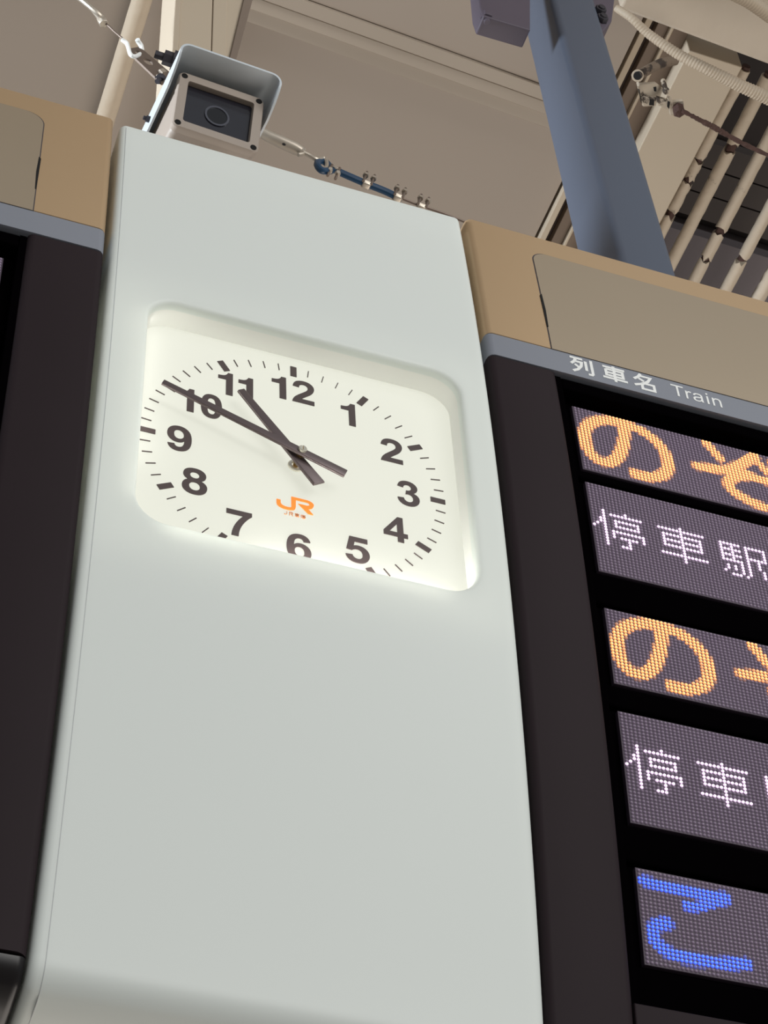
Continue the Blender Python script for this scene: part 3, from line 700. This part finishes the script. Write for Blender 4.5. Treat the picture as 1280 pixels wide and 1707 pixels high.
D = {
 '0': "M561 1472Q774 1472 894 1320Q1037 1140 1037 723Q1037 307 893 125Q774 -25 561 -25Q347 -25 216 139Q85 304 85 726Q85 1140 229 1322Q348 1472 561 1472ZM561 1239Q510 1239 470 1206Q430 1174 408 1090Q379 981 379 723Q379 465 405 368Q431 272 470 240Q510 208 561 208Q612 208 652 240Q692 273 714 357Q743 465 743 723Q743 981 717 1077Q691 1174 651 1206Q612 1239 561 1239Z",
 '1': "M780 0H488V985H150V1190Q350 1195 440 1250Q530 1310 565 1442H780Z",
 '2': "M1036 261V0H51Q67 148 147 280Q227 413 463 632Q653 809 696 872Q754 959 754 1044Q754 1138 703 1188Q653 1239 564 1239Q476 1239 424 1186Q372 1133 364 1010L84 1038Q109 1270 241 1371Q373 1472 571 1472Q788 1472 912 1355Q1036 1238 1036 1064Q1036 965 1000 875Q965 786 888 688Q837 623 704 501Q571 379 535 339Q500 299 478 261Z",
 '3': "M77 389L349 422Q362 318 419 263Q476 208 557 208Q644 208 703 274Q763 340 763 452Q763 558 706 620Q649 682 567 682Q513 682 438 661L469 890Q583 887 643 939Q703 992 703 1079Q703 1153 659 1197Q615 1241 542 1241Q470 1241 419 1191Q368 1141 357 1045L98 1089Q125 1222 179 1301Q234 1381 331 1426Q429 1472 549 1472Q756 1472 881 1340Q984 1232 984 1096Q984 903 773 788Q899 761 974 667Q1050 573 1050 440Q1050 247 909 111Q768 -25 558 -25Q359 -25 228 89Q97 204 77 389Z",
 '4': "M638 0V295H38V541L674 1472H910V542H1092V295H910V0ZM638 542V1043L301 542Z",
 '5': "M91 377L371 406Q383 311 442 255Q501 200 578 200Q666 200 727 271Q788 343 788 487Q788 622 727 689Q667 757 570 757Q449 757 353 650L125 683L269 1446H1012V1183H482L438 934Q532 981 630 981Q817 981 947 845Q1077 709 1077 492Q1077 311 972 169Q829 -25 575 -25Q372 -25 244 84Q116 193 91 377Z",
 '6': "M1017 1107L745 1077Q735 1161 693 1201Q651 1241 584 1241Q495 1241 433 1161Q372 1081 356 828Q461 952 617 952Q793 952 918 818Q1044 684 1044 472Q1044 247 912 111Q780 -25 573 -25Q351 -25 208 147Q65 320 65 713Q65 1116 214 1294Q363 1472 601 1472Q768 1472 877 1378Q987 1285 1017 1107ZM381 495Q381 358 444 283Q507 209 588 209Q666 209 718 270Q770 331 770 470Q770 613 714 679Q658 746 574 746Q493 746 437 682Q381 619 381 495Z",
 '7': "M84 1181V1442H1046V1238Q927 1121 804 902Q681 683 616 436Q552 190 553 0H282Q289 298 405 608Q521 918 715 1181Z",
 '8': "M329 791Q220 837 170 917Q121 998 121 1094Q121 1258 235 1365Q350 1472 561 1472Q770 1472 885 1365Q1001 1258 1001 1094Q1001 992 948 912Q895 833 799 791Q921 742 984 648Q1048 554 1048 431Q1048 228 918 101Q789 -26 574 -26Q374 -26 241 79Q84 203 84 419Q84 538 143 637Q202 737 329 791ZM387 1074Q387 990 434 943Q482 896 561 896Q641 896 689 943Q737 991 737 1075Q737 1153 689 1200Q641 1248 564 1248Q483 1248 435 1200Q387 1152 387 1074ZM360 446Q360 330 419 265Q479 200 568 200Q655 200 712 262Q769 325 769 443Q769 546 711 608Q653 671 564 671Q461 671 410 600Q360 529 360 446Z",
 '9': "M77 339L349 369Q359 286 401 246Q443 206 512 206Q599 206 660 286Q721 366 738 618Q632 495 473 495Q300 495 174 628Q49 762 49 976Q49 1199 181 1335Q314 1472 519 1472Q742 1472 885 1299Q1028 1127 1028 732Q1028 332 880 155Q732 -22 495 -22Q325 -22 220 68Q116 159 77 339ZM713 952Q713 1088 650 1163Q588 1238 506 1238Q428 1238 376 1176Q325 1115 325 975Q325 833 381 766Q437 700 521 700Q602 700 657 764Q713 828 713 952Z",
 'T': "M531 0V1293H48V1466H1210V1293H725V0Z",
 'r': "M133 0V1062H295V901Q357 1014 409 1050Q462 1086 525 1086Q616 1086 710 1028L648 861Q582 900 516 900Q457 900 410 864Q363 829 343 766Q313 670 313 556V0Z",
 'a': "M828 131Q728 46 635 11Q543 -24 437 -24Q262 -24 168 61Q74 147 74 280Q74 358 109 422Q145 487 202 526Q260 565 332 585Q385 599 492 612Q710 638 813 674Q814 711 814 721Q814 831 763 876Q694 937 558 937Q431 937 370 892Q310 848 281 735L105 759Q129 872 184 941Q239 1011 343 1048Q448 1086 584 1086Q720 1086 805 1054Q890 1022 930 973Q970 925 986 851Q995 805 995 685V445Q995 194 1006 127Q1018 61 1052 0H864Q836 56 828 131ZM813 533Q715 493 519 465Q408 449 362 429Q316 409 291 370Q266 332 266 284Q266 212 320 164Q375 116 480 116Q584 116 665 161Q746 207 784 286Q813 347 813 466Z",
 'i': "M136 1259V1466H316V1259ZM136 0V1062H316V0Z",
 'n': "M135 0V1062H297V911Q414 1086 635 1086Q731 1086 811 1051Q892 1017 931 961Q971 905 987 828Q997 778 997 653V0H817V646Q817 756 796 810Q775 865 721 897Q668 930 596 930Q481 930 397 857Q314 784 314 580V0Z",
}
def fill(mb, contours, to3, thick):
    """fill closed 2D contours (holes by even-odd) and give them thickness; to3(x, y, h)"""
    pts = []; edges = []
    for ct in contours:
        q = [p for i, p in enumerate(ct) if i == 0 or abs(p[0]-ct[i-1][0])+abs(p[1]-ct[i-1][1]) > 1e-9]
        if abs(q[0][0]-q[-1][0])+abs(q[0][1]-q[-1][1]) < 1e-9: q = q[:-1]
        n = len(pts); pts += [Vector(p) for p in q]; edges += [(n+i, n+(i+1) % len(q)) for i in range(len(q))]
    r = delaunay_2d_cdt(pts, edges, [], 0, 1e-9); vs, fs = r[0], r[2]
    def inside(p):
        w = False
        for ct in contours:
            n = len(ct)
            for i in range(n):
                (xa, ya), (xb, yb) = ct[i], ct[(i+1) % n]
                if (ya > p.y) != (yb > p.y) and p.x < (xb-xa)*(p.y-ya)/(yb-ya)+xa: w = not w
        return w
    keep = [f for f in fs if inside(sum((vs[i] for i in f), Vector((0, 0)))/len(f))]
    n = len(vs); V = [to3(v.x, v.y, 0) for v in vs]+[to3(v.x, v.y, thick) for v in vs]
    F = [tuple(f) for f in keep]; ed = set()
    for f in keep:
        for i in range(len(f)): ed.add((f[i], f[(i+1) % len(f)]))
    F += [tuple(i+n for i in reversed(f)) for f in keep]
    F += [(i, j, j+n, i+n) for (i, j) in ed if (j, i) not in ed]
    mb.add(V, F)
def onface(x, y, h): return (x, .003-h, y)
def numeral(items):
    mb = MB()
    for ch, x0, x1, z0, z1 in items:
        cs = path(D[ch]); X = [p[0] for q in cs for p in q]; Y = [p[1] for q in cs for p in q]
        a, b, e, f = min(X), max(X), min(Y), max(Y)
        fill(mb, [[(x0+(p[0]-a)/(b-a)*(x1-x0), z0+(p[1]-e)/(f-e)*(z1-z0)) for p in q] for q in cs], onface, .005)
    o = mb.build('numeral', M_num, c); return o
def one(r, z0): return ('1', r-.098, r, z0, z0+.222)
numeral([one(-.052, .640), ('2', -.012, .139, .644, .872)])
numeral([one(.419, .538)])
numeral([('2', .579, .730, .270, .499)])
numeral([('3', .675, .824, -.121, .115)])
numeral([('4', .565, .724, -.481, -.255)])
numeral([('5', .308, .463, -.760, -.533)])
numeral([('6', -.066, .089, -.858, -.626)])
numeral([('7', -.442, -.282, -.768, -.543)])
numeral([('8', -.722, -.564, -.489, -.253)])
numeral([('9', -.827, -.670, -.124, .110)])
numeral([one(-.664, .278), ('0', -.619, -.481, .265, .498)])
numeral([one(-.412, .538), one(-.276, .540)])
for k in range(60):
    th = k*PI/30; s_, c_ = math.sin(th), math.cos(th)
    if k % 5: r0, r1, hwid = .9347, 1.0, .0032
    else: r0, r1, hwid = .9006, 1.0, .0215
    P4 = [(r0*s_-hwid*c_, r0*c_+hwid*s_), (r0*s_+hwid*c_, r0*c_-hwid*s_), (r1*s_+hwid*c_, r1*c_-hwid*s_), (r1*s_-hwid*c_, r1*c_+hwid*s_)]
    mb = MB(); mb.prism([(x, .003, z) for x, z in P4], (0, -.005, 0)); mb.build('minute_mark' if k % 5 else 'hour_mark', M_num, c)
J1 = [(-.126, -.352), (-.100, -.352), (-.100, -.380), (-.092, -.394), (-.075, -.402), (-.053, -.404), (-.036, -.401), (-.031, -.392), (-.031, -.299), (.02, -.299), (.074, -.300), (.096, -.306), (.111, -.320), (.114, -.333), (.111, -.349), (.102, -.365), (.090, -.374), (.076, -.377),
      (.109, -.422), (.076, -.422), (.013, -.350), (.044, -.350), (.070, -.351), (.082, -.345), (.087, -.335), (.083, -.325), (.072, -.320), (-.002, -.320), (-.003, -.385), (-.007, -.406), (-.018, -.419), (-.045, -.427), (-.080, -.426), (-.107, -.417), (-.122, -.402), (-.126, -.385)]
mb = MB(); fill(mb, [J1], onface, .005); o = mb.build('railway_emblem', M_orange, c); o['label'] = 'orange JR emblem'
def strokes(mb, lst, x0, z0, w, h, lw, to3, thick):
    """lst: polylines in a 0..100 box; drawn as joined bars of width lw"""
    for pl in lst:
        pl = [(x0+p[0]/100*w, z0+p[1]/100*h) for p in pl]
        n = len(pl); L = []; Rr = []
        for i, p in enumerate(pl):
            d0 = np.array(p)-np.array(pl[i-1]) if i else None
            d1 = np.array(pl[i+1])-np.array(p) if i < n-1 else None
            if d0 is None: d0 = d1
            if d1 is None: d1 = d0
            d0 = d0/np.linalg.norm(d0); d1 = d1/np.linalg.norm(d1)
            n0 = np.array((-d0[1], d0[0])); n1 = np.array((-d1[1], d1[0])); mt = n0+n1; mt = mt/max(np.dot(mt, n0), .6)
            L.append(np.array(p)+mt*lw/2); Rr.append(np.array(p)-mt*lw/2)
        for i in range(n-1):
            q = [L[i], Rr[i], Rr[i+1], L[i+1]]
            V = [to3(a[0], a[1], 0) for a in q]+[to3(a[0], a[1], thick) for a in q]
            mb.add(V, [(0, 1, 2, 3), (7, 6, 5, 4), (0, 4, 5, 1), (1, 5, 6, 2), (2, 6, 7, 3), (3, 7, 4, 0)])
K_east = [[(8, 86), (92, 86)], [(20, 70), (80, 70), (80, 36), (20, 36), (20, 70)], [(20, 53), (80, 53)], [(50, 100), (50, 0)], [(46, 34), (8, 6)], [(54, 34), (92, 6)]]
K_sea = [[(8, 92), (22, 82)], [(4, 64), (18, 54)], [(6, 4), (22, 36)], [(42, 98), (30, 72)], [(38, 86), (96, 86)], [(44, 68), (88, 68), (86, 6), (40, 6), (44, 68)], [(30, 38), (98, 38)], [(65, 68), (63, 6)]]
K_J = [[(75, 100), (75, 25), (60, 6), (30, 4), (10, 20)]]
K_R = [[(12, 0), (12, 96), (70, 96), (88, 74), (70, 50), (12, 50)], [(55, 50), (88, 0)]]
mb = MB()
for K, x, w in ((K_J, -.080, .026), (K_R, -.047, .028), (K_east, -.012, .032), (K_sea, .027, .032)):
    strokes(mb, K, x, -.474, w, .031, .0032, onface, .005)
o = mb.build('small_lettering', mat('orange_small_print', (226, 150, 100), .5), c); o['label'] = 'small orange lettering below the emblem'
def hand(name, tip, tail, wt, wb, y, h):
    tip, tail = np.array(tip), np.array(tail); d = tip-tail; d = d/np.linalg.norm(d); n = np.array((-d[1], d[0]))
    def P(q, s_, w, yy): r = q+n*s_*w/2; return (r[0], yy, r[1])
    mb = MB(); f = .16
    # shallow ridged channel: flat top, folded flanks
    V = []
    for q, w in ((tail, wb), (tip, wt)):
        V += [P(q, -1, w, y), P(q, -1+f, w, y-h), P(q, 1-f, w, y-h), P(q, 1, w, y), P(q, 1, w, y+.006), P(q, -1, w, y+.006)]
    F = [(k, (k+1) % 6, (k+1) % 6+6, k+6) for k in range(6)]+[tuple(range(6)), tuple(range(11, 5, -1))]
    mb.add(V, F); return mb.build(name, M_hand, c, bevel=.003)
hand('hour_hand', (-.385, .504), (.122, -.221), .056, .092, -.085, .012)
hand('minute_hand', (-.902, .338), (.283, -.116), .046, .074, -.125, .012)
def disc(name, m, prof_, x=0, z=0):
    mb = MB(); mb.tube([(x, y, z) for y, r in prof_], [r for y, r in prof_], 24); return mb.build(name, m, c, smooth=35)
disc('spindle', M_brass, [(.01, .018), (-.155, .018)])
disc('spindle_bush', M_brass, [(-.070, .028), (-.104, .028)])
mb = MB(); ring = lambda r, y: [(r*math.cos(q), y, r*math.sin(q)) for q in [2*PI*k/28 for k in range(28)]]
loft(mb, [ring(.050, .003), ring(.050, -.008), ring(.044, -.014), ring(.030, -.014), ring(.026, -.008), ring(.026, .003)], False, False); mb.build('spindle_nut', M_nickel, c, smooth=35)
disc('hand_cap', M_nickel, [(-.138, .027), (-.152, .027), (-.157, .022), (-.153, .017), (-.153, .001)])

# ------------------------------------------------------------------ LED rows
LV = [(1.262, .600, 24), (.464, -.371, 32), (-.700, -1.31, 24), (-1.532, -2.33, 32), (-2.64, -3.243, 24)]
LU0, LP = 2.012, .0264
def segd(p, a, b):
    a = np.array(a); b = np.array(b); p = np.array(p); t_ = np.dot(p-a, b-a)/max(1e-9, np.dot(b-a, b-a)); t_ = min(1, max(0, t_))
    return float(np.linalg.norm(p-(a+(b-a)*t_)))
def big(strs, asp=1.0):
    """lit amount for each dot of anti-aliased strokes [(polyline, half width)]"""
    out = {}
    for pl, w in strs:
        P = [tuple(q) for q in smoothpath([(x, y) for x, y in pl], 4)] if len(pl) > 2 else pl
        xs = [p[0] for p in P]; ys = [p[1] for p in P]
        for cx_ in range(int(min(xs)-w-1), int(max(xs)+w+2)):
            for r_ in range(int(min(ys)-w-1), int(max(ys)+w+2)):
                dd = min(segd((cx_+.5, r_+.5), a, b) for a, b in zip(P, P[1:]))
                v = max(0., min(1., (w+.35-dd)/.7))
                if v > .12: out[(cx_, r_)] = max(v, out.get((cx_, r_), 0))
    return out
NO = [([(14.2, 1.4), (14.0, 4.5), (13.5, 8.0), (12.3, 12.4), (10.5, 16.2), (8.6, 18.6), (6.6, 19.5), (4.6, 19.2), (3.0, 17.7), (2.1, 15.5), (1.8, 12.3), (2.3, 8.9), (3.6, 6.2), (5.4, 4.3), (7.6, 2.9), (9.9, 2.1), (12.3, 1.8), (14.9, 1.9), (17.4, 2.3), (19.8, 3.2),
            (22.0, 4.7), (23.7, 6.8), (24.8, 9.3), (25.2, 12.0), (25.0, 14.8), (24.0, 17.2), (22.4, 19.1), (20.2, 20.4), (18.0, 21.0), (16.0, 21.2), (14.5, 21.0)], 1.75)]
ZO = [([(38.4, 1.0), (39.8, 3.2), (41.4, 6.0)], 1.5), ([(34.0, 11.6), (37.3, 11.2), (40.8, 10.6), (44.0, 9.3), (47.9, 5.9), (51.0, 2.9), (52.6, 1.4)], 1.7),
      ([(60, 11.5), (57, 11.2), (53.5, 10.6), (49.6, 10.4), (45.9, 11.5), (43.2, 13.4), (42.1, 15.8), (43.0, 18.0), (45.5, 19.6), (49.0, 20.9), (53.5, 21.7), (60, 22.2)], 1.7),
      ([(53.6, 4.2), (55.6, 7.4)], 1.3), ([(57.2, 2.8), (59.2, 6.2)], 1.3), ([(45.0, 10.6), (48.6, 9.4), (52.5, 10.4)], 1.3)]
KO = [([(1.6, 3.0), (5.6, 3.4), (9.3, 3.6), (13.0, 3.7), (16.7, 3.4), (20.4, 3.1)], 1.45), ([(20.4, 3.9), (17.2, 5.3), (13.8, 7.0), (11.2, 7.3)], 1.35),
      ([(5.9, 12.9), (3.9, 13.5), (2.6, 15.2), (2.5, 17.3), (4.0, 19.2), (7.0, 20.5), (11.2, 20.7), (16.1, 20.5), (20.5, 19.9), (23.4, 19.3)], 1.6)]
def bits(rows_):
    return {(c_, r_): 1. for r_, cs in rows_.items() for c_ in cs}
rg = lambda a, b: list(range(a, b+1))
TEI = {0: [3, 9], 1: [3]+rg(5, 13), 2: [3], 3: [2, 3]+rg(6, 12), 4: [2, 3, 6, 12], 5: [1, 3]+rg(6, 12), 6: [0, 3], 7: [3]+rg(5, 13), 8: [3, 5, 13], 9: [3, 5, 13]+rg(7, 11), 10: [3, 9], 11: [3, 9], 12: [3, 7, 8, 9]}
CHE = {0: [6], 1: rg(0, 12), 2: [6], 3: rg(1, 11), 4: [1, 6, 11], 5: rg(1, 11), 6: [1, 6, 11], 7: rg(1, 11), 8: [6], 9: [6], 10: rg(0, 12), 11: [6], 12: [6]}
EKI = {1: rg(0, 5)+rg(7, 12), 2: [0, 3, 7, 12], 3: rg(0, 5)+[7, 12], 4: [0, 3, 7, 12], 5: rg(0, 5)+rg(7, 12), 6: [0, 3, 7, 10], 7: rg(0, 5)+[7, 10], 8: [5, 7, 10], 9: [1, 3, 5, 7, 11], 10: [1, 3, 5, 7, 11], 11: [0, 5, 7, 11], 12: [2, 3, 4, 6, 12]}
def textrow():
    o_ = {}
    for G, off in ((TEI, 0), (CHE, 18), (EKI, 35)):
        for (c_, r_), v in bits(G).items(): o_[(c_+off, r_+9)] = v
    return o_
ORA = ((1.9, 1.1, .30), (1.1, .26, .01)); LIL = ((2.2, 1.9, 2.2), (.60, .38, .62)); BLU = ((.0, .36, 1.7), (.0, .03, .95))  # core and rim per colour; the rim paints the halo round lit dots
def merge(*ds):
    o_ = {}
    for d_ in ds:
        for k, v in d_.items(): o_[k] = max(v, o_.get(k, 0))
    return o_
no = big(NO); zo = big(ZO)
LIT = [(merge(no, zo), ORA), (textrow(), LIL), (merge(no, zo), ORA), (textrow(), LIL), (big(KO), BLU)]
def led_panel(board, k, u0, cols, lit, colr, sgn=1):
    v1, v0, rows_ = LV[k]; dv = (v1-v0)/rows_; w = cols*LP
    mb = MB(); slab(mb, u0-.006, u0+w+.006, v0-.006, v1+.006, .125, .20, .004, 1.0)
    p = mb.build('led_panel', M_ledbase, board, smooth=30)
    V = []; F = []; C = []; seg = 6
    core, rim = colr
    for r_ in range(rows_):
        v = v1-(r_+.5)*dv
        y, z, ny, nz = prof(v)
        for q in range(cols):
            u = u0+(q+.5)*LP; a = lit.get((q, r_), 0.); n = len(V)
            rr = LP*.47
            for (rad, hgt, kk) in ((1., 0., 0), (.78, .55, 1)):
                for s_ in range(seg):
                    an = s_*2*PI/seg+.5
                    du, dw = rr*rad*math.cos(an), rr*rad*math.sin(an)*dv/LP; d = .125-hgt*rr*.9
                    # tangent direction along v is (-nz, ny) flipped upward
                    ty, tz = nz, -ny
                    V.append((u+du, y-ny*d+ty*dw, z-nz*d+tz*dw)); C.append(rim if kk == 0 else tuple(.35*c1+.65*c2 for c1, c2 in zip(core, rim)))
                    C[-1] = tuple(x*a for x in C[-1])
            d = .125-rr*.85; V.append((u, y-ny*d, z-nz*d)); C.append(tuple(x*a for x in core))
            for s_ in range(seg):
                t_ = (s_+1) % seg; F.append((n+s_, n+t_, n+seg+t_, n+seg+s_)); F.append((n+seg+s_, n+seg+t_, n+2*seg))
    me = bpy.data.meshes.new('led_dots'); me.from_pydata([W(x) for x in V], [], F); me.update()
    inv = board.matrix_world.inverted(); me.transform(inv)
    bm = bmesh.new(); bm.from_mesh(me); bmesh.ops.recalc_face_normals(bm, faces=bm.faces); bm.to_mesh(me); bm.free()
    me.polygons.foreach_set('use_smooth', [True]*len(me.polygons))
    at_ = me.attributes.new('led', 'FLOAT_COLOR', 'POINT'); at_.data.foreach_set('color', np.array([c_+(1.,) for c_ in C], dtype=np.float32).ravel())
    me.materials.append(M_led)
    o_ = bpy.data.objects.new('led_dots', me); COL.objects.link(o_); o_.parent = p; o_['kind'] = 'stuff'
    return p

# ------------------------------------------------------------------ departure boards
def board(name, label, sg, outer, leds):
    a = 1.348; b = outer
    def U(p, q): return (min(sg*p, sg*q), max(sg*p, sg*q))
    t = thing(name, label, 'departure board', (sg*(a+b)/2, .5, -4.2))
    mb = MB(); slab(mb, *U(a, b), 1.70, 3.205, 0, .85, .05, bv=.008); mb.build('header_panel', M_gold, t, smooth=50)
    mb = MB(); slab(mb, *U(a, b), 1.45, 1.70, 0.0, .85, .05, bv=.003); 
    mb.build('title_strip', M_strip, t, smooth=50)
    # inset cover plate with one rounded corner, lies proud of the header, dark seam round it
    for nm, g, dd, m_ in (('cover_seam', .008, -.001, M_side), ('cover_plate', 0, -.005, M_goldflat)):
        x0, x1, z1 = a+.497-g, b-.3, 2.962+g; r = .12 if sg > 0 else .14
        outl = [(x0, 1.703)]+[(x0+r-r*math.cos(q), z1-r+r*math.sin(q)) for q in [PI/2*k/8 for k in range(9)]]
        mb = MB(); nseg = 14; V = []; F = []
        # columns from left to right; each column spans 1.703 .. top(u)
        cols = [x0+r-r*math.cos(PI/2*k/8) for k in range(9)]+list(np.linspace(x0+r, x1, 14))[1:]
        tops = [z1-r+r*math.sin(PI/2*k/8) for k in range(9)]+[z1]*13
        nr = 9
        for D_ in (dd, 0.02):
            for cu, tp in zip(cols, tops):
                for j in range(nr): V.append(SP(sg*cu, 1.7005+(tp-1.7005)*j/(nr-1), D_))
        nc = len(cols); N = nc*nr
        for i in range(nc-1):
            for j in range(nr-1): q = i*nr+j; F.append((q, q+nr, q+nr+1, q+1)); F.append((q+N, q+1+N, q+nr+1+N, q+nr+N))
        for i in range(nc-1):
            for j in (0, nr-1): q = i*nr+j; F.append((q, q+nr, q+nr+N, q+N))
        for j in range(nr-1):
            for i in (0, nc-1): q = i*nr+j; F.append((q, q+1, q+1+N, q+N))
        mb.add(V, F); mb.build(nm, m_, t, smooth=50)
    # pry gap at the edge of the cover
    e0 = a+.497
    mb = MB(); pts = [(e0-.012, 2.36), (e0+.004, 2.38), (e0+.010, 2.18), (e0+.004, 1.96), (e0-.006, 1.97)]
    V = [SP(sg*u, v, -.0065) for u, v in pts]+[SP(sg*u, v, -.001) for u, v in pts]; n = len(pts)
    mb.add(V, [tuple(range(n)), tuple(range(2*n-1, n-1, -1))]+[(i, i+n, (i+1) % n+n, (i+1) % n) for i in range(n)]); o_ = mb.build('pry_gap', M_hole, t); o_['label'] = 'dark pry slot at the cover edge'
    # charcoal surround, with the recess left open
    rx = a+.504
    mb = MB(); slab(mb, *U(a, rx), -3.90, 1.449, 0.004, .85, .05, bv=.008); mb.build('side_panel', M_dark, t, smooth=50)
    mb = MB(); slab(mb, *U(a, rx), -5.2, -3.905, 0.006, .85, .05, bv=.008); mb.build('lower_trim', M_gloss, t, smooth=50)
    mb = MB(); slab(mb, *U(rx+.0005, b), -5.2, -3.56, 0.008, .85, .01); mb.build('bottom_panel', M_dark, t, smooth=50)
    mb = MB(); slab(mb, *U(rx, b), -3.56, 1.449, .16, .84, .002); mb.build('recess_back', M_black, t, smooth=50)
    # stepped black frame lining inside the recess
    mb = MB(); slab(mb, *U(rx+.001, rx+.045), -3.555, 1.448, .04, .16, .004); mb.build('recess_lining', M_black, t, smooth=40)
    mb = MB(); slab(mb, *U(rx+.045, b), 1.330, 1.448, .04, .16, .02); mb.build('recess_lining', M_black, t, smooth=40)
    for (z1, z0) in zip([l[1] for l in LV], [l[0] for l in LV[1:]]+[-3.54]):
        mb = MB(); slab(mb, *U(rx+.046, b), z0+.03, z1-.03, .115, .16, .02); mb.build('row_divider', M_black, t, smooth=40)
    for k in range(5):
        if leds: led_panel(t, k, LU0-.013, 64, LIT[k][0], LIT[k][1])
        else: led_panel(t, k, -1.976-32*LP, 32, {}, LIT[k][1])
    return t
tR = board('departure_board', 'departure board right of the pillar, headed Train and showing orange and blue lit characters', 1, 5.2, True)
board('departure_board', 'departure board left of the pillar, only its dark edge and gold header in view', -1, 4.6, False)
# lettering on the right board's strip
K_retsu = [[(4, 92), (56, 92)], [(28, 92), (20, 68), (5, 50)], [(22, 70), (50, 70), (46, 45), (30, 18), (8, 2)], [(20, 50), (36, 34)], [(67, 84), (67, 22)], [(91, 98), (91, 8), (86, 2), (72, 2)]]
K_sha = [[(8, 88), (92, 88)], [(18, 73), (82, 73), (82, 34), (18, 34), (18, 73)], [(18, 53), (82, 53)], [(3, 17), (97, 17)], [(50, 101), (50, -1)]]
K_mei = [[(38, 101), (26, 78), (6, 58)], [(30, 86), (76, 86), (62, 58), (40, 36), (4, 18)], [(26, 68), (46, 54)], [(35, 40), (84, 40), (84, 3), (35, 3), (35, 40)]]
onstrip = lambda x, z, h: SP(x, z, .001-h)
for K, x0, w in ((K_retsu, 1.966, .184), (K_sha, 2.206, .200), (K_mei, 2.446, .190)):
    mb = MB(); strokes(mb, K, x0, 1.502, w, .176, 0.0225, onstrip, .004); mb.build('lettering', M_white, tR)
mb = MB(); x = 2.742; sc_ = .125/1466
for ch, adv, kx in (('T', 1251, 0), ('r', 700, -60), ('a', 1180, -40), ('i', 500, 0), ('n', 1139, 10)):
    cs = path(D[ch]); fill(mb, [[(x+(p[0]+kx)*sc_*.98, 1.531+p[1]*sc_) for p in q] for q in cs], onstrip, .004); x += adv*sc_*1.0
mb.build('lettering', M_white, tR)
